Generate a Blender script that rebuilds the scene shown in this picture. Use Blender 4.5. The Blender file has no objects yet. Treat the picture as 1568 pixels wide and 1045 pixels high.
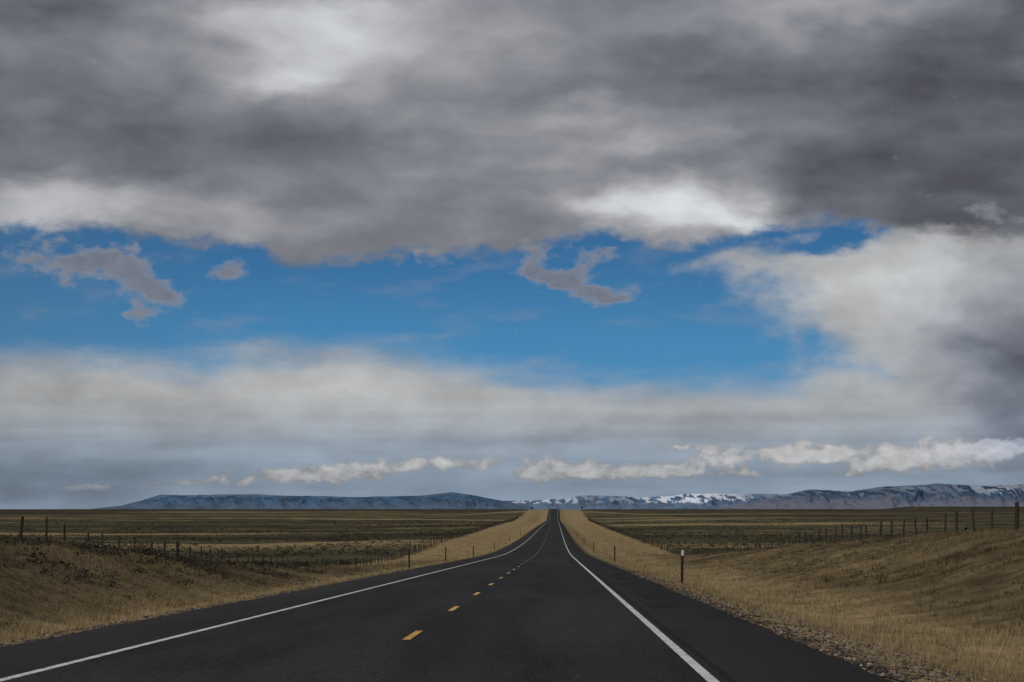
import bpy, math, random
import numpy as np
random.seed(4); rng=np.random.default_rng(7)
scene=bpy.context.scene
scene.view_settings.view_transform='Standard'
try: scene.view_settings.look='None'
except Exception: pass
scene.view_settings.exposure=0
CAMZ=1.41

# ------------------------------------------------------------------ node DSL
class G:
    def __init__(s,nt): s.nt=nt; s.N=nt.nodes; s.L=nt.links
    def put(s,sock,v):
        if v is None: return
        if isinstance(v,bpy.types.NodeSocket): s.L.new(v,sock)
        else: sock.default_value=v
    def m(s,op,a,b=None,c=None,clamp=False):
        n=s.N.new('ShaderNodeMath'); n.operation=op; n.use_clamp=clamp
        s.put(n.inputs[0],a); s.put(n.inputs[1],b); s.put(n.inputs[2],c); return n.outputs[0]
    def add(s,a,b): return s.m('ADD',a,b)
    def sub(s,a,b): return s.m('SUBTRACT',a,b)
    def mul(s,a,b): return s.m('MULTIPLY',a,b)
    def mad(s,a,b,c): return s.m('MULTIPLY_ADD',a,b,c)
    def mx(s,a,b): return s.m('MAXIMUM',a,b)
    def ss(s,v,a,b,lo=0.,hi=1.):
        n=s.N.new('ShaderNodeMapRange'); n.interpolation_type='SMOOTHSTEP'
        s.put(n.inputs[0],v); n.inputs[1].default_value=a; n.inputs[2].default_value=b
        n.inputs[3].default_value=lo; n.inputs[4].default_value=hi; return n.outputs[0]
    def lin(s,v,a,b,lo=0.,hi=1.):
        n=s.N.new('ShaderNodeMapRange')
        s.put(n.inputs[0],v); n.inputs[1].default_value=a; n.inputs[2].default_value=b
        n.inputs[3].default_value=lo; n.inputs[4].default_value=hi; return n.outputs[0]
    def vec(s,x,y,z=0.):
        n=s.N.new('ShaderNodeCombineXYZ'); s.put(n.inputs[0],x); s.put(n.inputs[1],y); s.put(n.inputs[2],z); return n.outputs[0]
    def sep(s,v):
        n=s.N.new('ShaderNodeSeparateXYZ'); s.L.new(v,n.inputs[0]); return n.outputs
    def noise(s,v,scale=1.,detail=4.,rough=.5,dist=0.,dim='3D'):
        n=s.N.new('ShaderNodeTexNoise'); n.noise_dimensions=dim; s.L.new(v,n.inputs['Vector'])
        n.inputs['Scale'].default_value=scale; n.inputs['Detail'].default_value=detail
        n.inputs['Roughness'].default_value=rough; n.inputs['Distortion'].default_value=dist
        return n.outputs[0]
    def mapg(s,v,loc=(0,0,0),scale=(1,1,1),rot=0.,typ='POINT'):
        n=s.N.new('ShaderNodeMapping'); n.vector_type=typ; s.L.new(v,n.inputs[0])
        n.inputs[1].default_value=loc; n.inputs[2].default_value=(0,0,rot); n.inputs[3].default_value=scale; return n.outputs[0]
    def vmad(s,v,a,b):
        n=s.N.new('ShaderNodeVectorMath'); n.operation='MULTIPLY_ADD'; s.L.new(v,n.inputs[0]); n.inputs[1].default_value=a; n.inputs[2].default_value=b; return n.outputs[0]
    def vdot(s,a,b=None):
        n=s.N.new('ShaderNodeVectorMath'); n.operation='DOT_PRODUCT'; s.L.new(a,n.inputs[0])
        s.put(n.inputs[1],a if b is None else b); return n.outputs['Value']
    def blob(s,v,x,y,sx,sy,rot=0.):
        if abs(rot)<.1:
            q=s.vmad(v,(1/sx,1/sy,0),(-x/sx,-y/sy,0)); return s.m('POWER',.36788,s.vdot(q))
        c,sn_=math.cos(math.radians(rot)),math.sin(math.radians(rot))
        a=s.add(s.vdot(v,(c/sx,sn_/sx,0)),-(c*x+sn_*y)/sx); b=s.add(s.vdot(v,(-sn_/sy,c/sy,0)),-(-sn_*x+c*y)/sy)
        return s.m('POWER',.36788,s.mad(a,a,s.mul(b,b)))
    def blobs(s,v,lst,start=0.,k=1.):
        acc=start
        for b in lst: acc=s.mad(s.blob(v,*b[:4],rot=(b[5] if len(b)>5 else 0)),float(b[4])*k,acc)
        return acc
    def mix(s,f,a,b):
        n=s.N.new('ShaderNodeMix'); n.data_type='RGBA'; s.put(n.inputs[0],f)
        s.put(n.inputs[6],a if isinstance(a,bpy.types.NodeSocket) else (*a,1)); s.put(n.inputs[7],b if isinstance(b,bpy.types.NodeSocket) else (*b,1)); return n.outputs[2]
    def vscale(s,a,f):
        n=s.N.new('ShaderNodeVectorMath'); n.operation='SCALE'; s.put(n.inputs[0],a); s.put(n.inputs['Scale'],f); return n.outputs[0]
    def gamma(s,c,g=2.2):
        n=s.N.new('ShaderNodeGamma'); s.L.new(c,n.inputs[0]); n.inputs[1].default_value=g; return n.outputs[0]
    def curve(s,v,pts):
        n=s.N.new('ShaderNodeFloatCurve'); c=n.mapping.curves[0]
        c.points[0].location=pts[0]; c.points[1].location=pts[-1]
        for p in pts[1:-1]: c.points.new(*p)
        n.mapping.update(); s.put(n.inputs['Value'],v); return n.outputs[0]

# ------------------------------------------------------------------ WORLD / SKY
SUN_EL=math.radians(42); SUN_AZ=math.radians(225)
w=bpy.data.worlds.new("World"); scene.world=w; w.use_nodes=True
try: w.cycles.sampling_method='NONE'
except Exception as e: print('samp',e)
nt=w.node_tree; nt.nodes.clear(); g=G(nt)
tc=nt.nodes.new('ShaderNodeTexCoord'); dx,dy,dz=g.sep(tc.outputs['Generated'])
az=g.m('ARCTAN2',dx,dy); el=g.m('ARCSINE',dz)
X=g.mad(az,3050.,851.); Y=g.mad(el,-3050.,778.5)
P=g.vec(X,Y)
def nz(sx,sy,seed,detail=4.,rough=.55,dist=0.,rot=0.,src=None):
    return g.noise(g.vmad(src or P,(1/sx,1/sy,0),(seed*7.3,seed*3.1,0)),1.,detail,rough,dist,'2D')
def sn(n,amp): return g.mad(n,2*amp,-amp)
WX=sn(nz(190,100,3,5.,.52),100); WY=sn(nz(170,80,4,5.,.52),52)
Xs=g.add(X,WX); Ys=g.add(Y,WY); Ps=g.vec(Xs,Ys)
Xw=g.mad(WX,.34,X); Yw=g.mad(WY,.34,Y)
Pw=g.vec(Xw,g.mad(X,.05,Yw)); Pt=g.vec(Xw,g.mad(X,-.09,Yw))
# --- upper deck brightness
nA=nz(300,135,5,6.,.48,0,src=Pw); nB=nz(105,60,6,5.,.5,0,src=Pw); nT=nz(230,52,21,5.,.5,0,src=Pt)
up=g.blobs(Ps,[
 (30,10,170,70,-22),(530,52,180,60,64),(360,30,120,40,26),(440,130,90,30,50),(230,195,240,66,-24),
 (640,180,170,50,24,8),(110,320,230,34,56),(350,350,130,22,24),(600,295,300,55,-8),
 (1030,322,125,46,88),(1160,345,95,26,54),(920,300,90,34,36),(940,225,170,22,30,-8),
 (900,180,110,20,20,-5),(1420,205,290,110,-44),(1450,315,190,38,-14),(860,90,120,60,-4),(1040,110,150,50,-10),
 (1280,25,170,28,34),(1560,10,120,70,-22),(760,30,90,40,16),(1150,200,120,25,14)],126.)
up=g.add(up,g.add(g.add(sn(nA,36),sn(nB,15)),sn(nT,17)))
# --- lower/right deck brightness
lo=g.blobs(Ps,[
 (1350,440,150,80,26),(1580,585,110,110,-64),(1500,352,130,24,-30),(1300,590,140,30,10),
 (40,735,240,42,-30),(150,650,260,50,-4),(520,600,300,40,16),(640,678,520,14,-8),(1100,662,420,12,-8),
 (30,560,120,60,-14)],164.)
nL=nz(400,26,7,4.,.5); nR=nz(130,75,8,6.,.55,0,src=Pw)
lo=g.add(lo,g.mul(sn(nL,17),g.ss(Y,560,680,.2,1.)))
lo=g.add(lo,g.mul(sn(nR,30),g.ss(Y,700,560,.5,1.)))
lo=g.mad(g.ss(Y,655,735),-16.,lo)
# cumulus rows near horizon
cl=g.blobs(P,[(450,728,95,19,1.05),(560,722,80,17,1.),(690,708,90,14,.95),(850,718,100,21,1.1),(760,690,90,5,.55),(1090,700,85,20,1.12),(1225,694,75,19,1.15),(1350,702,105,20,1.1),(1500,690,110,26,1.25),(310,738,90,10,.9),(140,748,60,7,.9),(990,722,80,14,.9),(1250,726,240,9,.55),(480,690,100,6,.65),(1000,684,90,5,.5)],-.66)
cn=nz(40,28,9,6.,.6,0,src=Pw); nE=nz(170,44,15,5.,.55)
cf=g.add(g.add(cl,sn(cn,1.0)),sn(nE,.3)); ca=g.mul(g.ss(cf,-.12,.38),g.ss(Y,762,730,.0,.9))
cval=g.add(g.mad(g.ss(cf,.0,.55),30.,158.),sn(nz(30,16,12,3.),34)); cval=g.mad(g.ss(Y,690,742),-26.,cval)
lo=g.add(g.mul(lo,g.sub(1.,ca)),g.mul(cval,ca))
def tone(val,tint): return g.gamma(g.vscale(tint,g.mul(g.mx(val,5.),1/255.)))
tint_up=g.mix(g.lin(up,90,180),(.965,.98,1.055),(.99,1.,1.02))
tl=g.mix(g.ss(Y,600,735),(.99,1.,1.01),(.885,.985,1.10)); tl=g.mix(g.mul(ca,.8),tl,(1.03,1.0,.975))
tl=g.mix(g.blob(Ps,1565,590,120,120),tl,(.93,.98,1.10))
col_up=tone(up,tint_up); col_lo=tone(lo,tl)
# blue
sky=nt.nodes.new('ShaderNodeTexSky'); sky.sky_type='NISHITA'; sky.sun_disc=False
sky.sun_elevation=SUN_EL; sky.sun_rotation=SUN_AZ; sky.altitude=1800; sky.air_density=1.; sky.dust_density=.3
blue=g.mix(g.ss(Y,330,590),(.016,.118,.30),(.04,.235,.48))
blue=g.mix(g.ss(X,500,-100,0,.45),blue,(.05,.13,.24))
bluef=g.mix(.07,g.vscale(blue,.93),g.vscale(sky.outputs[0],.1))
# --- masks
u01=g.m('MULTIPLY',X,1/1568.,clamp=True)
c1=[(0,362),(120,358),(250,374),(330,380),(395,384),(425,407),(520,402),(640,390),(760,386),(830,378),(885,364),(940,368),(1020,380),(1100,373),(1200,356),(1290,343),(1350,350),(1420,368),(1568,376)]
cu1=g.mul(g.curve(u01,[(x/1568,y/1045) for x,y in c1]),1045.)
nF=nz(44,24,18,5.,.6); nS=nz(17,11,14,3.,.55)
e1=g.add(g.sub(cu1,Y),g.add(g.add(sn(nB,16),sn(nF,18)),sn(nS,7)))
a_up=g.ss(e1,-10,18)
c2=[(0,542),(130,537),(300,546),(420,531),(560,528),(690,542),(780,566),(860,580),(1000,577),(1130,584),(1230,565),(1400,540),(1568,540)]
cu2=g.mul(g.curve(u01,[(x/1568,y/1045) for x,y in c2]),1045.)
e2=g.add(g.sub(Y,cu2),g.add(sn(nE,36),sn(nB,12)))
a_lo=g.ss(e2,-28,56)
v01=g.m('MULTIPLY',Y,1/1045.,clamp=True)
c3=[(0,1350),(340,1340),(385,1110),(420,1120),(470,1150),(510,1195),(550,1235),(620,1240),(1045,1240)]
cu3=g.mul(g.curve(v01,[(y/1045,x/1568) for y,x in c3]),1568.)
e3=g.add(g.sub(X,cu3),g.add(sn(nz(95,60,16,5.,.58),120),sn(nF,34)))
e3=g.add(e3,g.blobs(Ps,[(1290,370,85,15,-230),(1190,382,60,12,-50),(1050,408,95,20,85),(1200,470,60,20,20)]))
a_low=g.mx(a_lo,g.ss(e3,-50,150))
fr=g.blobs(Ps,[(100,405,85,24,.9,10),(200,430,105,28,1.05,18),(262,458,46,32,.95),(225,486,28,12,.85,20),(350,402,44,24,.95,20),(845,400,54,20,.95,28),(900,425,70,29,1.1,14),(965,438,46,17,.95,20),(925,388,38,24,.85,-25),(655,397,16,9,.8),(1210,412,12,24,.5,30),(1510,352,60,12,.7)],-.5,1.3)
fr=g.add(fr,g.add(sn(nF,1.1),sn(nS,.5))); a_fr=g.mul(g.ss(fr,-.12,1.0),.84)
fval=g.add(g.lin(fr,.1,1.2,150.,122.),sn(nS,12))
col_fr=tone(fval,g.vec(.975,.985,1.05))
col=g.mix(g.mul(g.mul(g.ss(nE,.52,.8),.3),g.ss(Y,330,420)),bluef,(.25,.28,.34))
col=g.mix(a_low,col,col_lo)
col=g.mix(a_up,col,col_up); col=g.mix(a_fr,col,col_fr)
col=g.mix(g.ss(Y,778,830),col,(.05,.045,.035))
bg=nt.nodes.new('ShaderNodeBackground'); bg.inputs[1].default_value=.1
nt.links.new(g.vscale(col,10.),bg.inputs[0])
ow=nt.nodes.new('ShaderNodeOutputWorld'); nt.links.new(bg.outputs[0],ow.inputs[0])

sl=bpy.data.lights.new('sun','SUN'); sl.energy=2.0; sl.angle=math.radians(3); sl.color=(1,.95,.87)
so=bpy.data.objects.new('sun',sl); scene.collection.objects.link(so)
from mathutils import Vector
sd=Vector((math.sin(SUN_AZ)*math.cos(SUN_EL),math.cos(SUN_AZ)*math.cos(SUN_EL),math.sin(SUN_EL)))
so.rotation_euler=(-sd).to_track_quat('-Z','Y').to_euler(); so.location=(0,-50,80)

# ------------------------------------------------------------------ helpers
def mesh_np(name,V,F,mat=None,col=None,smooth=False,parent=None,link=True):
    V=np.asarray(V,dtype=np.float32); F=np.asarray(F,dtype=np.int32); k=F.shape[1]
    me=bpy.data.meshes.new(name); me.vertices.add(len(V)); me.vertices.foreach_set('co',V.ravel())
    me.loops.add(F.size); me.loops.foreach_set('vertex_index',F.ravel())
    me.polygons.add(len(F)); me.polygons.foreach_set('loop_start',np.arange(0,F.size,k,dtype=np.int32))
    me.polygons.foreach_set('use_smooth',np.full(len(F),smooth,dtype=bool))
    me.update(calc_edges=True)
    if col is not None:
        a=me.color_attributes.new('Col','FLOAT_COLOR','POINT'); c=np.ones((len(V),4),np.float32); c[:,:3]=col
        a.data.foreach_set('color',c.ravel())
    if mat: me.materials.append(mat)
    ob=bpy.data.objects.new(name,me); scene.collection.objects.link(ob)
    if parent: ob.parent=parent
    return ob
def empty(name,loc=(0,0,0)):
    e=bpy.data.objects.new(name,None); e.location=loc; e.empty_display_size=.3; scene.collection.objects.link(e); return e
def grid_faces(nr,nc):
    i=np.arange(nr-1)[:,None]*nc+np.arange(nc-1)[None,:]; i=i.ravel()
    return np.stack([i,i+1,i+nc+1,i+nc],1)
def hsh(ix,iy,s):
    n=(ix*374761393+iy*668265263+s*1442695041)&0xffffffff
    n=((n^(n>>13))*1274126177)&0xffffffff
    return ((n^(n>>16))&0xffff)/65535.
def vn(x,y,s=0):
    x=np.asarray(x,float); y=np.asarray(y,float)
    ix=np.floor(x).astype(np.int64); iy=np.floor(y).astype(np.int64); fx=x-ix; fy=y-iy
    fx=fx*fx*(3-2*fx); fy=fy*fy*(3-2*fy)
    return ((hsh(ix,iy,s)*(1-fx)+hsh(ix+1,iy,s)*fx)*(1-fy)+(hsh(ix,iy+1,s)*(1-fx)+hsh(ix+1,iy+1,s)*fx)*fy)*2-1
def fb(x,y,s=0,o=4):
    r=0;a=1;t=0
    for i in range(o): r=r+a*vn(x*2**i,y*2**i,s+i*17); t+=a; a*=.5
    return r/t
def sst(a,b,x):
    t=np.clip((x-a)/(b-a),0,1); return t*t*(3-2*t)
def prof(pts,sm=20):
    p=np.array(pts,float); xs=np.concatenate([np.arange(-100,3000,2.),np.arange(3000,40000,50.)])
    z=np.interp(xs,p[:,0],p[:,1])
    k=np.exp(-.5*(np.arange(-60,61)*2./sm)**2); k/=k.sum()
    n=int((3000+100)/2); zz=np.concatenate([z[0]+(np.arange(-60,0)*2.)*((z[1]-z[0])/2.),z[:n],np.full(60,z[n-1])])
    z[:n-60]=np.convolve(zz,k,'valid')[:n-60]
    return lambda d: np.interp(d,xs,z)+CAMZ
Rf=prof([(-100,.26),(0,-1.41),(230,-5.2),(330,-5.95),(477,-6.45),(818,-7.05),(1320,-8.5),(1600,-9.6),(1760,-8.6),(2000,-4.1),(2230,-.1),(2400,.2),(2700,-2),(3200,-6),(40000,-60)],30)
NR=prof([(-100,2.1),(0,.5),(60,-.5),(125,-1.6),(158,-2.3),(220,-4.4),(300,-7.3),(420,-10.3),(770,-10.4),(1200,-10.3),(1600,-9.6),(1800,-7.),(2230,-.8),(2500,-2),(3000,-4),(40000,-60)],14)
NL=prof([(-100,1.6),(0,.3),(80,-1.),(118,-2.2),(152,-3.7),(167,-4.6),(220,-7),(290,-9.2),(390,-10.2),(570,-9.4),(1070,-8.8),(1500,-9.),(1800,-6.5),(2230,-.8),(2500,-2),(3000,-4),(40000,-60)],10)
BL=prof([(-100,1.),(0,.0),(60,-1.),(80,-1.35),(100,-2.1),(129,-3.6),(167,-4.9),(220,-6.6),(290,-8.2),(390,-9.2),(570,-8.6),(1070,-8.3),(1500,-8.8),(1800,-6.8),(2230,-.8),(2500,-2),(3000,-4),(40000,-60)],10)
FF=prof([(-100,-9),(0,-9.5),(300,-10.8),(1000,-10.),(1500,-8.6),(2000,-6.),(2600,-2.8),(3500,-1.3),(5000,-.9),(9000,-5),(14000,-25),(40000,-60)],60)
def gz(x,d):
    x=np.asarray(x,float); d=np.asarray(d,float); a=np.abs(x); R=Rf(d); right=x>0
    N=np.where(right,NR(d),NL(d)); F=FF(d)
    D=R-1.15+np.minimum(0,N-R+1)*.35
    z=R-.16
    def mixto(z,a0,a1,zb,l=.5):
        t=np.clip((a-a0)/(a1-a0),0,1); t=l*t+(1-l)*t*t*(3-2*t); return z*(1-t)+zb*t
    z=mixto(z,5.3,5.75,R-.07,1); z=mixto(z,5.9,11,D,.4)
    zr=mixto(z,13.,27.5,N,.3); zl=mixto(mixto(z,12,20.5,BL(d),.4),22,30,N,.6)
    z=np.where(right,zr,zl)
    z=mixto(z,31,95,F,.3)
    wv=sst(6.5,14,a)
    z=z+wv*(.34*fb(x/9,d/9,3)+.09*fb(x/1.7,d/1.7,9,3))
    wf=sst(40,200,a)
    z=z+wf*(1.8*fb(x/420,d/300,21)+.5*fb(x/90,d/60,5))*np.clip(1.6-d/4500,.3,1)
    z=z+5.6*sst(700,760,x)*(1-sst(1310,1370,x))*sst(3800,3900,d)*(1-sst(4300,4500,d))
    return z
# ------------------------------------------------------------------ materials
def newmat(name):
    m=bpy.data.materials.new(name); m.use_nodes=True; nt=m.node_tree; b=nt.nodes['Principled BSDF']; return m,G(nt),b
def posn(g):
    n=g.N.new('ShaderNodeNewGeometry'); return n.outputs['Position']
def attr(g,name='Col'):
    n=g.N.new('ShaderNodeAttribute'); n.attribute_name=name; return n.outputs['Color']
def bump(g,b,h,st=.5,dist=.05):
    n=g.N.new('ShaderNodeBump'); n.inputs['Strength'].default_value=st; n.inputs['Distance'].default_value=dist
    g.L.new(h,n.inputs['Height']); g.L.new(n.outputs[0],b.inputs['Normal'])
def flat(name,c,r=.8,spec=.2,metal=0):
    m,g,b=newmat(name); p=posn(g)
    n=g.noise(p,14.,3.); cc=g.mix(n,tuple(x*.7 for x in c),tuple(min(1,x*1.3) for x in c))
    g.L.new(cc,b.inputs['Base Color']); b.inputs['Roughness'].default_value=r; b.inputs['Specular IOR Level'].default_value=spec; b.inputs['Metallic'].default_value=metal; return m
# ground
mg,g,b=newmat('prairie_ground'); p=posn(g); px,py,pz=g.sep(p); A=g.sep(attr(g))
verge,sage,bank=A[0],A[1],A[2]
def n2d(scale,detail=4.,rough=.6,loc=(0,0,0)): return g.noise(g.vmad(p,(scale[0],scale[1],0),loc),1.,detail,rough,0,'2D')
n1=n2d((.35,.35),4.); n2=n2d((2.6,2.6),4.,.65); n3=n2d((.004,.008),4.); n4=n2d((.035,.03),5.,.68); n5=n2d((12,12),3.,.7)
tan=g.mix(g.lin(n1,.3,.7),(.185,.132,.064),(.35,.262,.138)); tan=g.mix(g.ss(n2,.5,.75,0,.65),tan,(.10,.075,.04)); tan=g.mix(g.ss(n5,.52,.75,0,.5),tan,(.44,.35,.21))
tan=g.mix(g.mul(bank,.8),tan,g.mix(g.lin(n1,.35,.65),(.045,.036,.021),(.135,.10,.052)))
field=g.mix(g.ss(n3,.4,.62),(.074,.067,.034),(.155,.127,.064)); field=g.mix(g.ss(n4,.44,.60,0,.88),field,(.036,.034,.020))
field=g.mix(g.ss(n2,.5,.68,0,.6),field,(.030,.028,.017))
n6=n2d((.0016,.006),3.,.5,(3,5,0)); n7=n2d((.0012,.0035),4.,.6,(9,2,0))
field=g.mix(g.ss(n6,.55,.61,0,.85),field,(.26,.195,.10))
field=g.mix(g.ss(n7,.50,.60,0,.75),field,(.033,.030,.018))
field=g.mix(g.ss(py,1700,3000,0,.8),field,(.036,.030,.019))
cgr=g.mix(g.ss(g.add(verge,g.mad(n1,.6,-.3)),.3,.7),field,tan)
cgr=g.mix(g.mul(sage,g.ss(n2,.38,.6)),cgr,(.050,.044,.026))
ax=g.m('ABSOLUTE',px); gr=g.ss(g.mad(n1,1.6,ax),7.3,6.4)
grav=g.mix(g.ss(n5,.4,.62),(.028,.024,.021),(.095,.08,.066))
cgr=g.mix(g.mul(gr,g.ss(n2,.3,.55,.4,.95)),cgr,grav)
g.L.new(cgr,b.inputs['Base Color']); b.inputs['Roughness'].default_value=1; b.inputs['Specular IOR Level'].default_value=.05
bump(g,b,g.add(n2,g.mul(n5,.4)),.9,.14)
# asphalt
ma,g,b=newmat('asphalt'); p=posn(g); px,py,pz=g.sep(p)
a1=g.noise(p,22.,3.,.75); a2=g.noise(g.vmad(p,(1.2,.10,0),(0,0,0)),1.,4.,.6,0,'2D'); a3=g.noise(p,6.,4.,.65); a4=g.noise(g.vmad(p,(.3,.035,0),(4,1,0)),1.,3.,.6,0,'2D')
ca_=g.mix(g.lin(a2,.3,.7),(.009,.009,.0105),(.023,.0225,.0235)); ca_=g.mix(g.ss(a4,.48,.66,0,.7),ca_,(.034,.033,.033)); ca_=g.mix(g.ss(a1,.52,.66,0,.7),ca_,(.10,.097,.092)); ca_=g.mix(g.ss(a3,.50,.68,0,.7),ca_,(.007,.007,.008))
def trk(x0,wd): 
    t=g.mad(px,1/wd,-x0/wd); return g.m('POWER',.36788,g.mul(t,t))
tr=g.add(g.add(trk(.95,.35),trk(2.75,.35)),g.add(trk(-.95,.35),trk(-2.75,.35)))
ca_=g.mix(g.mul(tr,.38),ca_,(.032,.031,.031))
cy=g.m('FRACT',g.mad(py,1/9.4,g.mul(a2,.22))); crk=g.mul(g.ss(cy,.012,.0),g.ss(a4,.42,.55)); ca_=g.mix(g.mul(crk,.7),ca_,(.006,.006,.007))
sh=g.ss(g.m('ABSOLUTE',px),3.78,3.86); ca_=g.mix(g.mul(sh,.5),ca_,g.mix(a1,(.013,.013,.014),(.038,.037,.036)))
g.L.new(ca_,b.inputs['Base Color']); b.inputs['Roughness'].default_value=.93; b.inputs['Specular IOR Level'].default_value=.1; bump(g,b,a1,.5,.01)
def paint(name,c,dark):
    m,g,b=newmat(name); p=posn(g); n=g.noise(p,28.,4.,.7); n2=g.noise(p,2.2,3.,.6)
    k=g.ss(g.add(n,g.mul(n2,.5)),.72,.90,0,.85)
    g.L.new(g.mix(k,c,dark),b.inputs['Base Color']); b.inputs['Roughness'].default_value=.8; b.inputs['Specular IOR Level'].default_value=.2; return m
mw=paint('white_road_paint',(.64,.64,.63),(.13,.13,.13)); my=paint('yellow_road_paint',(.68,.40,.10),(.12,.085,.035))
def vcmat(name,rough=.9):
    m,g,b=newmat(name); p=posn(g); n=g.noise(p,5.,2.); c=g.vscale(attr(g),g.lin(n,.2,.8,.75,1.25)); g.L.new(c,b.inputs['Base Color']); b.inputs['Roughness'].default_value=rough; b.inputs['Specular IOR Level'].default_value=.1; return m
mv=vcmat('dry_grass_blades'); ms=vcmat('sagebrush_leaves'); mst=vcmat('gravel_stone')
mwood=flat('weathered_wood',(.035,.028,.023)); mwire=flat('galvanised_wire',(.09,.085,.08),.6,.3); msteel=flat('dark_steel',(.025,.025,.027),.6,.3); mref=flat('white_reflector',(.55,.56,.56),.4,.5)

# ------------------------------------------------------------------ ground sheet
rows=[-15.]
while rows[-1]<38000: rows.append(rows[-1]+max(.3,.0085*abs(rows[-1]))*(1. if rows[-1]<6000 else 4))
half=[0.]
while half[-1]<24000: half.append(half[-1]+(.35 if half[-1]<38 else max(.35,(half[-1]-20)*.021)))
xs=np.array([-h for h in half[::-1]]+half[1:]); ds=np.array(rows)
XX,DDg=np.meshgrid(xs,ds); ZZ=gz(XX,DDg)
aX=np.abs(XX); edge=30+2*fb(XX/20,DDg/20,31)+np.where(DDg>400,-4,0)
verge=1-sst(edge-2,edge+8,aX)
def bankf(x,d):
    a=np.abs(x)-np.where(x>0,2.2,0)
    return sst(10.5,15.,a+1.6*fb(x/6,d/12,55))*(1-sst(230,400,d))*(.6+.4*sst(-.3,.3,fb(x/9,d/16,57)))
sg=np.where(XX<0, sst(11,18,aX)*(1-sst(150,230,DDg))*.9, sst(20,28,aX)*(1-sst(200,260,DDg))*.35)
colr=np.stack([verge.ravel(),np.clip(sg,0,1).ravel(),bankf(XX,DDg).ravel()],1)
mesh_np('prairie_ground',np.stack([XX.ravel(),DDg.ravel(),ZZ.ravel()],1),grid_faces(len(ds),len(xs)),mg,colr,True)
print('ground',XX.shape)

# ------------------------------------------------------------------ road
rd=np.concatenate([np.arange(-15,120,.5),np.arange(120,400,2.),np.arange(400,2800,8.)])
hwy=empty('highway')
jl=.06*fb(rd/1.3,rd*0,41)+.05*vn(rd*0,rd/6,43); jr=.07*fb(rd/1.1,rd*0+4,47)+.06*vn(rd*0,rd/5,49)
cols=[-5.62,-5.45,-4,-3,-1.5,0,1.5,3,4,5.45,5.62]
Vr=[]
for c in cols:
    j=jl if c<-5 else (jr if c>5 else 0*rd)
    zz=Rf(rd)-(0.22 if abs(c)>5.5 else 0)
    Vr.append(np.stack([c+j,rd,zz],1))
Vr=np.stack(Vr,1).reshape(-1,3)
mesh_np('asphalt_surface',Vr,grid_faces(len(rd),len(cols)),ma,None,True,hwy)
def strip(name,x0,x1,d0,d1,mat,h=.005):
    d=np.unique(np.concatenate([[d0],rd[(rd>d0)&(rd<d1)],[d1]]))
    z=np.interp(d,rd,Rf(rd))+h
    return np.stack([np.stack([0*d+x0,d,z],1),np.stack([0*d+x1,d,z],1)],1).reshape(-1,3),grid_faces(len(d),2)
def join(parts):
    Vs=[];Fs=[];o=0
    for v,f in parts: Vs.append(v);Fs.append(f+o);o+=len(v)
    return np.concatenate(Vs),np.concatenate(Fs)
V,F=join([strip('',-3.68,-3.56,-14,2700,mw),strip('',3.58,3.70,-14,2700,mw)]); mesh_np('edge_line',V,F,mw,None,False,hwy)
V,F=join([strip('',-.18,-.065,30.5+12.19*k-1.5,30.5+12.19*k+1.4,my) for k in range(-3,90)]); mesh_np('centre_line_dash',V,F,my,None,False,hwy)
mpatch,g,b=newmat('dark_tar_patch'); p=posn(g); n=g.noise(p,12.,4.,.7); g.L.new(g.mix(g.ss(n,.35,.65),(.006,.006,.007),(.02,.02,.021)),b.inputs['Base Color']); b.inputs['Roughness'].default_value=.9; b.inputs['Specular IOR Level'].default_value=.1
pp=[]
for k,d0 in enumerate([43,50,58.5,66,77,86,101,118]):
    x0=4.1+.15*((k*7)%3); pp.append(strip('',x0,x0+.6+.1*(k%3),d0,d0+3.4+.9*((k*5)%3),mpatch,.004))
pp.append(strip('',3.80,3.88,16,160,mpatch,.004))
V,F=join(pp); mesh_np('tar_patch',V,F,mpatch,None,False,hwy)

# ------------------------------------------------------------------ gravel, grass, sage
def stones(n,xlo,xhi,dlo,dhi,side):
    d=dlo*(dhi/dlo)**rng.random(n); x=side*(xlo+(xhi-xlo)*rng.random(n)**2.2+ .3*vn(d/3,d*0,5)); s=.008+.034*rng.random(n)**3
    return x,d,s
xs_,ds_,ss_=[np.concatenate(t) for t in zip(stones(9000,5.6,7.9,17,110,1),stones(3500,5.6,6.6,17,110,-1))]
octv=np.array([[1,0,0],[0,1,0],[-1,0,0],[0,-1,0],[0,0,1],[0,0,-1]],float); octf=np.array([[0,1,4],[1,2,4],[2,3,4],[3,0,4],[1,0,5],[2,1,5],[3,2,5],[0,3,5]])
n=len(xs_); ang=rng.random(n)*6.28; sc=ss_[:,None]*(0.7+.7*rng.random((n,3))); sc[:,2]*=.65
Vl=octv[None]*(1+.35*(rng.random((n,6,3))-.5))*sc[:,None,:]
ca,sa=np.cos(ang)[:,None],np.sin(ang)[:,None]
Vx=Vl[:,:,0]*ca-Vl[:,:,1]*sa; Vy=Vl[:,:,0]*sa+Vl[:,:,1]*ca
V=np.stack([Vx+xs_[:,None],Vy+ds_[:,None],Vl[:,:,2]+(gz(xs_,ds_)+ss_*.15)[:,None]],2).reshape(-1,3)
F=(octf[None]+np.arange(n)[:,None,None]*6).reshape(-1,3)
t=rng.random(n)[:,None]**3; cc=np.array([.04,.034,.03])*(1-t)+np.array([.34,.27,.22])*t
mesh_np('gravel',V,F,mst,np.repeat(cc,6,0))

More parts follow.
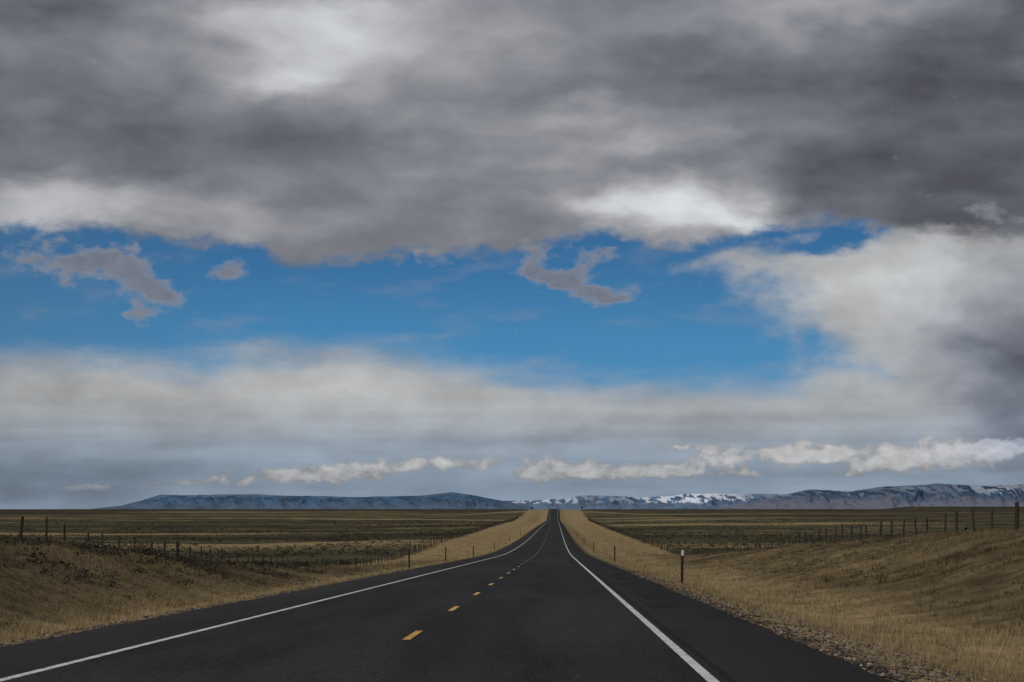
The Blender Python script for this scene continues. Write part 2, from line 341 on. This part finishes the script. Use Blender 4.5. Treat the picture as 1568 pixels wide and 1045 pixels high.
def blades(x,d,hh,wd,nb,colf,spread):
    n=len(x); z=gz(x,d)
    x=np.repeat(x,nb);d=np.repeat(d,nb);z=np.repeat(z,nb);hh=np.repeat(hh,nb)*(.55+.7*rng.random(n*nb));wd=np.repeat(wd,nb)
    sp=np.repeat(spread,nb)
    a=rng.random(n*nb)*6.28; r=rng.random(n*nb)**.7; lean=.25+.7*rng.random(n*nb)
    bx=x+np.cos(a)*r*sp; by=d+np.sin(a)*r*sp
    a2=a+rng.normal(0,.5,n*nb); ox=np.cos(a2)*hh*lean*.6+hh*.12; oy=np.sin(a2)*hh*lean*.6
    b2=rng.random(n*nb)*6.28; wx_=np.cos(b2)*wd; wy_=np.sin(b2)*wd*.5
    v0=np.stack([bx-wx_,by-wy_,z-.02],1); v1=np.stack([bx+wx_,by+wy_,z-.02],1); v2=np.stack([bx+ox,by+oy,z+hh],1)
    V=np.stack([v0,v1,v2],1).reshape(-1,3); F=np.arange(len(V)).reshape(-1,3)
    c=colf(np.repeat(np.arange(n),nb),rng.random(n*nb),x,d)
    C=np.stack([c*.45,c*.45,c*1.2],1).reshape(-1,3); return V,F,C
def gcol(i,r,x,d):
    pch=.5+.5*fb(x/5,d/6,61); q=np.clip(pch*.9+r*.6-.25,0,1)[:,None]
    c=np.array([.15,.108,.053])*(1-q)+np.array([.52,.405,.235])*q
    return c*(1-.66*bankf(x,d)[:,None])
def region(n,d0,d1,pw):
    d=d0+(d1-d0)*rng.random(n)**pw; s=np.where(rng.random(n)<.5,-1,1); a=5.95+rng.random(n)**.85*(27); return s*a,d
GV=[];GF=[];GC=[];o=0
for (n,d0,d1,pw,h0,w0,nb,sp) in [(16000,17,60,1,.19,.006,8,.10),(18000,45,110,1.,.21,.010,7,.14),(14000,100,260,1.1,.20,.02,6,.3),(9000,250,700,1.3,.2,.05,4,.5)]:
    x,d=region(n,d0,d1,pw); a=np.abs(x); keep=(fb(x/3.5,d/3.5,71)>-.35+.45*rng.random(n)-.1)&((a>6.5)|(rng.random(n)<.35)); x=x[keep];d=d[keep];a=a[keep]
    hh=h0*(.4+1.3*rng.random(len(x))**1.8)*(.7+.5*sst(7,9,a)); V,F,C=blades(x,d,hh,np.full(len(x),w0),nb,gcol,np.full(len(x),sp))
    GV.append(V);GF.append(F+o);GC.append(C);o+=len(V)
mesh_np('dry_grass',np.concatenate(GV),np.concatenate(GF),mv,np.concatenate(GC))

def shrubs(x,d,s,nl,leaf):
    n=len(x); z=gz(x,d); m=n*nl
    a=rng.random(m)*6.28; u=rng.random(m); el_=np.arcsin(u*.97); r=(.55+.45*rng.random(m)**.5)
    S=np.repeat(s,nl); lob=1+.3*np.sin(a*3+np.repeat(rng.random(n)*6,nl))
    cx=np.repeat(x,nl)+np.cos(a)*np.cos(el_)*r*S*lob; cy=np.repeat(d,nl)+np.sin(a)*np.cos(el_)*r*S*lob; cz=np.repeat(z,nl)+np.sin(el_)*r*S*.72+.02
    L=leaf*S; off=rng.normal(0,1,(m,3,3)); off/=np.linalg.norm(off,axis=2,keepdims=True); off[:,:,2]=off[:,:,2]*.9+.3
    V=(np.stack([cx,cy,cz],1)[:,None,:]+off*L[:,None,None]).reshape(-1,3)
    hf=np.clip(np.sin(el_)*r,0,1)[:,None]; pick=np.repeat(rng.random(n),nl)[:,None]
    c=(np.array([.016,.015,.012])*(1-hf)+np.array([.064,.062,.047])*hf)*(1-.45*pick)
    return V,np.arange(len(V)).reshape(-1,3),np.repeat(c,3,0)
SV=[];SF=[];SC=[];o=0
def addsh(x,d,s,nl,leaf):
    global o
    V,F,C=shrubs(x,d,s,nl,leaf); SV.append(V);SF.append(F+o);SC.append(C);o+=len(V)
n=7500; d=28+rng.random(n)*150; x=-(11+rng.random(n)**.75*28); a=np.abs(x); k=(fb(x/4,d/6,81)>.0-.3*sst(14,22,a))&(a>15.5-4.5*rng.random(n)); x=x[k];d=d[k]
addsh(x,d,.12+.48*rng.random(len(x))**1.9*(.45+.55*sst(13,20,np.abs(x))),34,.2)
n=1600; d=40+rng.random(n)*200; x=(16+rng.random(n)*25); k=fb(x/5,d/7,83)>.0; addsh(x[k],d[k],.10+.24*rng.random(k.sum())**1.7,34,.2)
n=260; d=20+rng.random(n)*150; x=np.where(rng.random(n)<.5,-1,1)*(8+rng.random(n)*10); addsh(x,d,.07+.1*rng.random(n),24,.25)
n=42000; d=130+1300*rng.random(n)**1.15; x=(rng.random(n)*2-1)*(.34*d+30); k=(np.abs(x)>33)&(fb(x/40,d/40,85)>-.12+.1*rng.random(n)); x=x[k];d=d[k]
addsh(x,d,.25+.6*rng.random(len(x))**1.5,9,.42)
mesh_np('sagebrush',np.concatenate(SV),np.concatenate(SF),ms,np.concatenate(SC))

# ------------------------------------------------------------------ fences
def post_geo(x,y,z,h,r,ns=8,lean=(0,0),sink=.3):
    V=[];lv=[(-sink,1.05),(0,1.05),(h*.5,.98),(h*.96,.92),(h,.7)]
    rr=[1+.12*random.uniform(-1,1) for _ in range(ns)]
    for hz,k in lv:
        for i in range(ns):
            a=i/ns*6.283; V.append((x+lean[0]*hz+math.cos(a)*r*k*rr[i],y+lean[1]*hz+math.sin(a)*r*k*rr[i],z+hz))
    F=[]
    for j in range(len(lv)-1):
        for i in range(ns): F.append((j*ns+i,j*ns+(i+1)%ns,(j+1)*ns+(i+1)%ns,(j+1)*ns+i))
    b=(len(lv)-1)*ns
    V.append((x+lean[0]*h,y+lean[1]*h,z+h+.01)); c=len(V)-1
    for i in range(0,ns,2): F.append((b+i,b+(i+1)%ns,b+(i+2)%ns,c))
    return np.array(V),np.array(F)
def fence(side,x0,hs):
    par=empty('barbed_wire_fence',(x0,60,float(gz(x0,60.)))) ; par_loc=Vector(par.location)
    ys=np.arange(20,1700,5.5); parts=[];tops=[]
    for i,y in enumerate(ys):
        x=x0+random.uniform(-.15,.15); y=y+random.uniform(-.5,.5); z=float(gz(x,y)); h=hs*random.uniform(.88,1.1); big=(i%9==0)
        ln=(random.uniform(-.07,.07),random.uniform(-.07,.07))
        parts.append(post_geo(x,y,z,h*(1.1 if big else 1),(.12 if big else random.uniform(.06,.09)),8 if y<400 else 6,ln)); tops.append((x,y,z,h,ln))
    V,F=join(parts); V=V-np.array(par_loc); mesh_np('posts',V,F,mwood,None,False,par)
    wp=[]
    for fr_ in (.3,.5,.7,.92):
        for k in range(len(tops)-1):
            if tops[k][1]>600: break
            q=[]
            for (x,y,z,h,ln) in (tops[k],tops[k+1]): q.append((x-side*.08+ln[0]*h*fr_,y+ln[1]*h*fr_,z+h*fr_))
            mid=((q[0][0]+q[1][0])/2,(q[0][1]+q[1][1])/2,(q[0][2]+q[1][2])/2-.02)
            vv=[]
            for pnt in [q[0],mid,q[1]]:
                for t in range(3): vv.append((pnt[0]+.004*math.cos(t*2.094),pnt[1],pnt[2]+.004*math.sin(t*2.094)))
            ff=[(j*3+t,j*3+(t+1)%3,j*3+3+(t+1)%3,j*3+3+t) for j in range(2) for t in range(3)]
            wp.append((np.array(vv),np.array(ff)))
    V,F=join(wp); V=V-np.array(par_loc); mesh_np('wires',V,F,mwire,None,False,par)
fence(1,29.2,1.65); fence(-1,-30.,1.7)

# ------------------------------------------------------------------ delineators
def box(x0,x1,y0,y1,z0,z1):
    V=np.array([(x,y,z) for z in (z0,z1) for y in (y0,y1) for x in (x0,x1)],float)
    return V,np.array([(0,2,3,1),(4,5,7,6),(0,1,5,4),(2,6,7,3),(0,4,6,2),(1,3,7,5)])
def delineator(x,y,h=1.3,refl=True):
    z=float(gz(x,y)); e=empty('delineator_post',(x,y,z)); e.rotation_euler=(0,random.uniform(-.03,.03),random.uniform(-.1,.1))
    prof_=[(-.055,.0),(-.045,.0),(-.022,.03),(.022,.03),(.045,.0),(.055,.0),(.055,-.006),(.04,-.006),(.018,.024),(-.018,.024),(-.04,-.006),(-.055,-.006)]
    ns=len(prof_); V=[(a,b_,zz) for zz in (-.35,h) for a,b_ in prof_]; F=[(i,(i+1)%ns,ns+(i+1)%ns,ns+i) for i in range(ns)]
    F+= [(ns+0,ns+1,ns+10,ns+11),(ns+1,ns+2,ns+9,ns+10),(ns+2,ns+3,ns+8,ns+9),(ns+3,ns+4,ns+7,ns+8),(ns+4,ns+5,ns+6,ns+7)]
    mesh_np('steel_channel',V,F,msteel,None,False,e)
    w_=.045;hh=.11;cz=h-.09
    out=[]
    for cx,cy,a0 in ((w_-.02,hh-.02,0),(-w_+.02,hh-.02,90),(-w_+.02,-hh+.02,180),(w_-.02,-hh+.02,270)):
        for k in range(4):
            a=math.radians(a0+k*30); out.append((cx+.02*math.cos(a),cy+.02*math.sin(a)))
    m_=len(out); V=[(a,yy,cz+b_) for yy in (-.012,-.018) for a,b_ in out]
    F=[(i,(i+1)%m_,m_+(i+1)%m_,m_+i) for i in range(m_)]
    me=bpy.data.meshes.new('reflector_plate'); me.from_pydata(V,[],F+[tuple(range(m_,2*m_))[::-1],tuple(range(m_))]); me.materials.append(mref if refl else msteel)
    ob=bpy.data.objects.new('reflector_plate',me); scene.collection.objects.link(ob); ob.parent=e
for x,y in ((7.0,79),(7.,169),(7.,262),(7.,355),(7.,470)): delineator(x,y,1.32,y<100)
for x,y in ((-7.2,126),(-7.2,168),(-7.2,224),(-7.2,300),(-7.2,400),(-7.2,520)): delineator(x,y,1.25,False)

# ------------------------------------------------------------------ far signs on the crest
def farsign(x,y):
    z=float(gz(x,y)); e=empty('road_sign',(x,y,z)); V,F=join([post_geo(0,0,0,3.6,.12,6),post_geo(-.9,0,0,3.4,.12,6)]); mesh_np('sign_post',V,F,mwood,None,False,e)
    V,F=box(-1.6,.7,-.25,-.15,1.9,3.6); mesh_np('sign_panel',V,F,msteel,None,False,e)
farsign(-24,2190); farsign(31,2190)

# ------------------------------------------------------------------ mountains
def mrange(name,outl,D,depth,cdark,clight,snow_lo,snowamt,seed,fog):
    x=np.linspace(outl[0][0],outl[-1][0],900); top=np.interp(x,[p[0] for p in outl],[p[1] for p in outl])
    s=D/3050.; wxs=(x-851)*s; H=(779-top)*s; H=H+ (fb(wxs/700,wxs*0,seed,5))*.10*H.max()*np.clip(H/(.3*H.max()),0,1)
    nv=80; v=np.linspace(0,1.25,nv); V=[]
    for vi in v:
        f=vi if vi<=1 else 1-(vi-1)*2.2
        prof_=f**1.25
        gl=fb(wxs/230+vi*.6,wxs*0+vi*2.2,seed+3,5); rid=1-np.abs(gl)*2.
        hz=-40+(H+40)*prof_*(1+ 1.7*(rid-.5)*(1-f)*f)
        dd=D+(vi-1)*depth+ .2*depth*gl*(1-f)
        V.append(np.stack([wxs*dd/D,dd,hz+CAMZ],1))
    V=np.stack(V,0).reshape(-1,3)
    hmax=H.max()
    m,g,b=newmat(name); p=posn(g); px,py,pz=g.sep(p)
    n=g.noise(g.mapg(p,scale=(.0035,.0012,.010)),1.,5.,.65); n2=g.noise(g.mapg(p,scale=(.011,.001,.006),rot=.35),1.,4.,.6)
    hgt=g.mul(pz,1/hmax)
    c=g.mix(g.ss(n,.40,.60),tuple(a*.85 for a in cdark),tuple(a*1.5 for a in cdark))  # distance haze is painted into these slope colours as blue-grey
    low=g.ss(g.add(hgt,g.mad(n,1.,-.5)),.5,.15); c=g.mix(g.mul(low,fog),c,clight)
    if snowamt>0:
        sm=g.mul(g.ss(g.add(n2,g.mul(hgt,.18)),.58,.65),g.ss(hgt,snow_lo,snow_lo+.2)); 
        xm=g.ss(g.noise(g.mapg(p,scale=(.00045,0,0),loc=(seed,0,0)),1.,2.),.4,.55,.2,1.)
        c=g.mix(g.mul(sm,g.mul(xm,snowamt)),c,(.7,.75,.85))
    g.L.new(c,b.inputs['Base Color']); b.inputs['Roughness'].default_value=1; b.inputs['Specular IOR Level'].default_value=0
    mesh_np(name,V,grid_faces(nv,len(x)),m,None,True)
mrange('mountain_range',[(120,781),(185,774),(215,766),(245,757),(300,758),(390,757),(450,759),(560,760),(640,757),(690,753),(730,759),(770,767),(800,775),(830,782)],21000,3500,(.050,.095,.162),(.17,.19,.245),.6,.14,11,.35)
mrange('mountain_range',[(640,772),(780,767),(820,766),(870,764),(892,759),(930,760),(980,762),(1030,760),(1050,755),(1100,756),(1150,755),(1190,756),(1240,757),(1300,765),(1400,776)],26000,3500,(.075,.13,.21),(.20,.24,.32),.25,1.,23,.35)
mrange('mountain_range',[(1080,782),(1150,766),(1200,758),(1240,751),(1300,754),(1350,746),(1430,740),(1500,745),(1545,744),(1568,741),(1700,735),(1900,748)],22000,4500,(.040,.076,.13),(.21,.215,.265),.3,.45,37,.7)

# ------------------------------------------------------------------ camera
cam=bpy.data.cameras.new('camera'); co=bpy.data.objects.new('camera',cam); scene.collection.objects.link(co)
cam.lens=70; cam.sensor_width=36; cam.clip_start=.1; cam.clip_end=80000
co.location=(2.05,0,CAMZ); co.rotation_euler=(math.radians(90+4.82),0,math.radians(1.26)); scene.camera=co
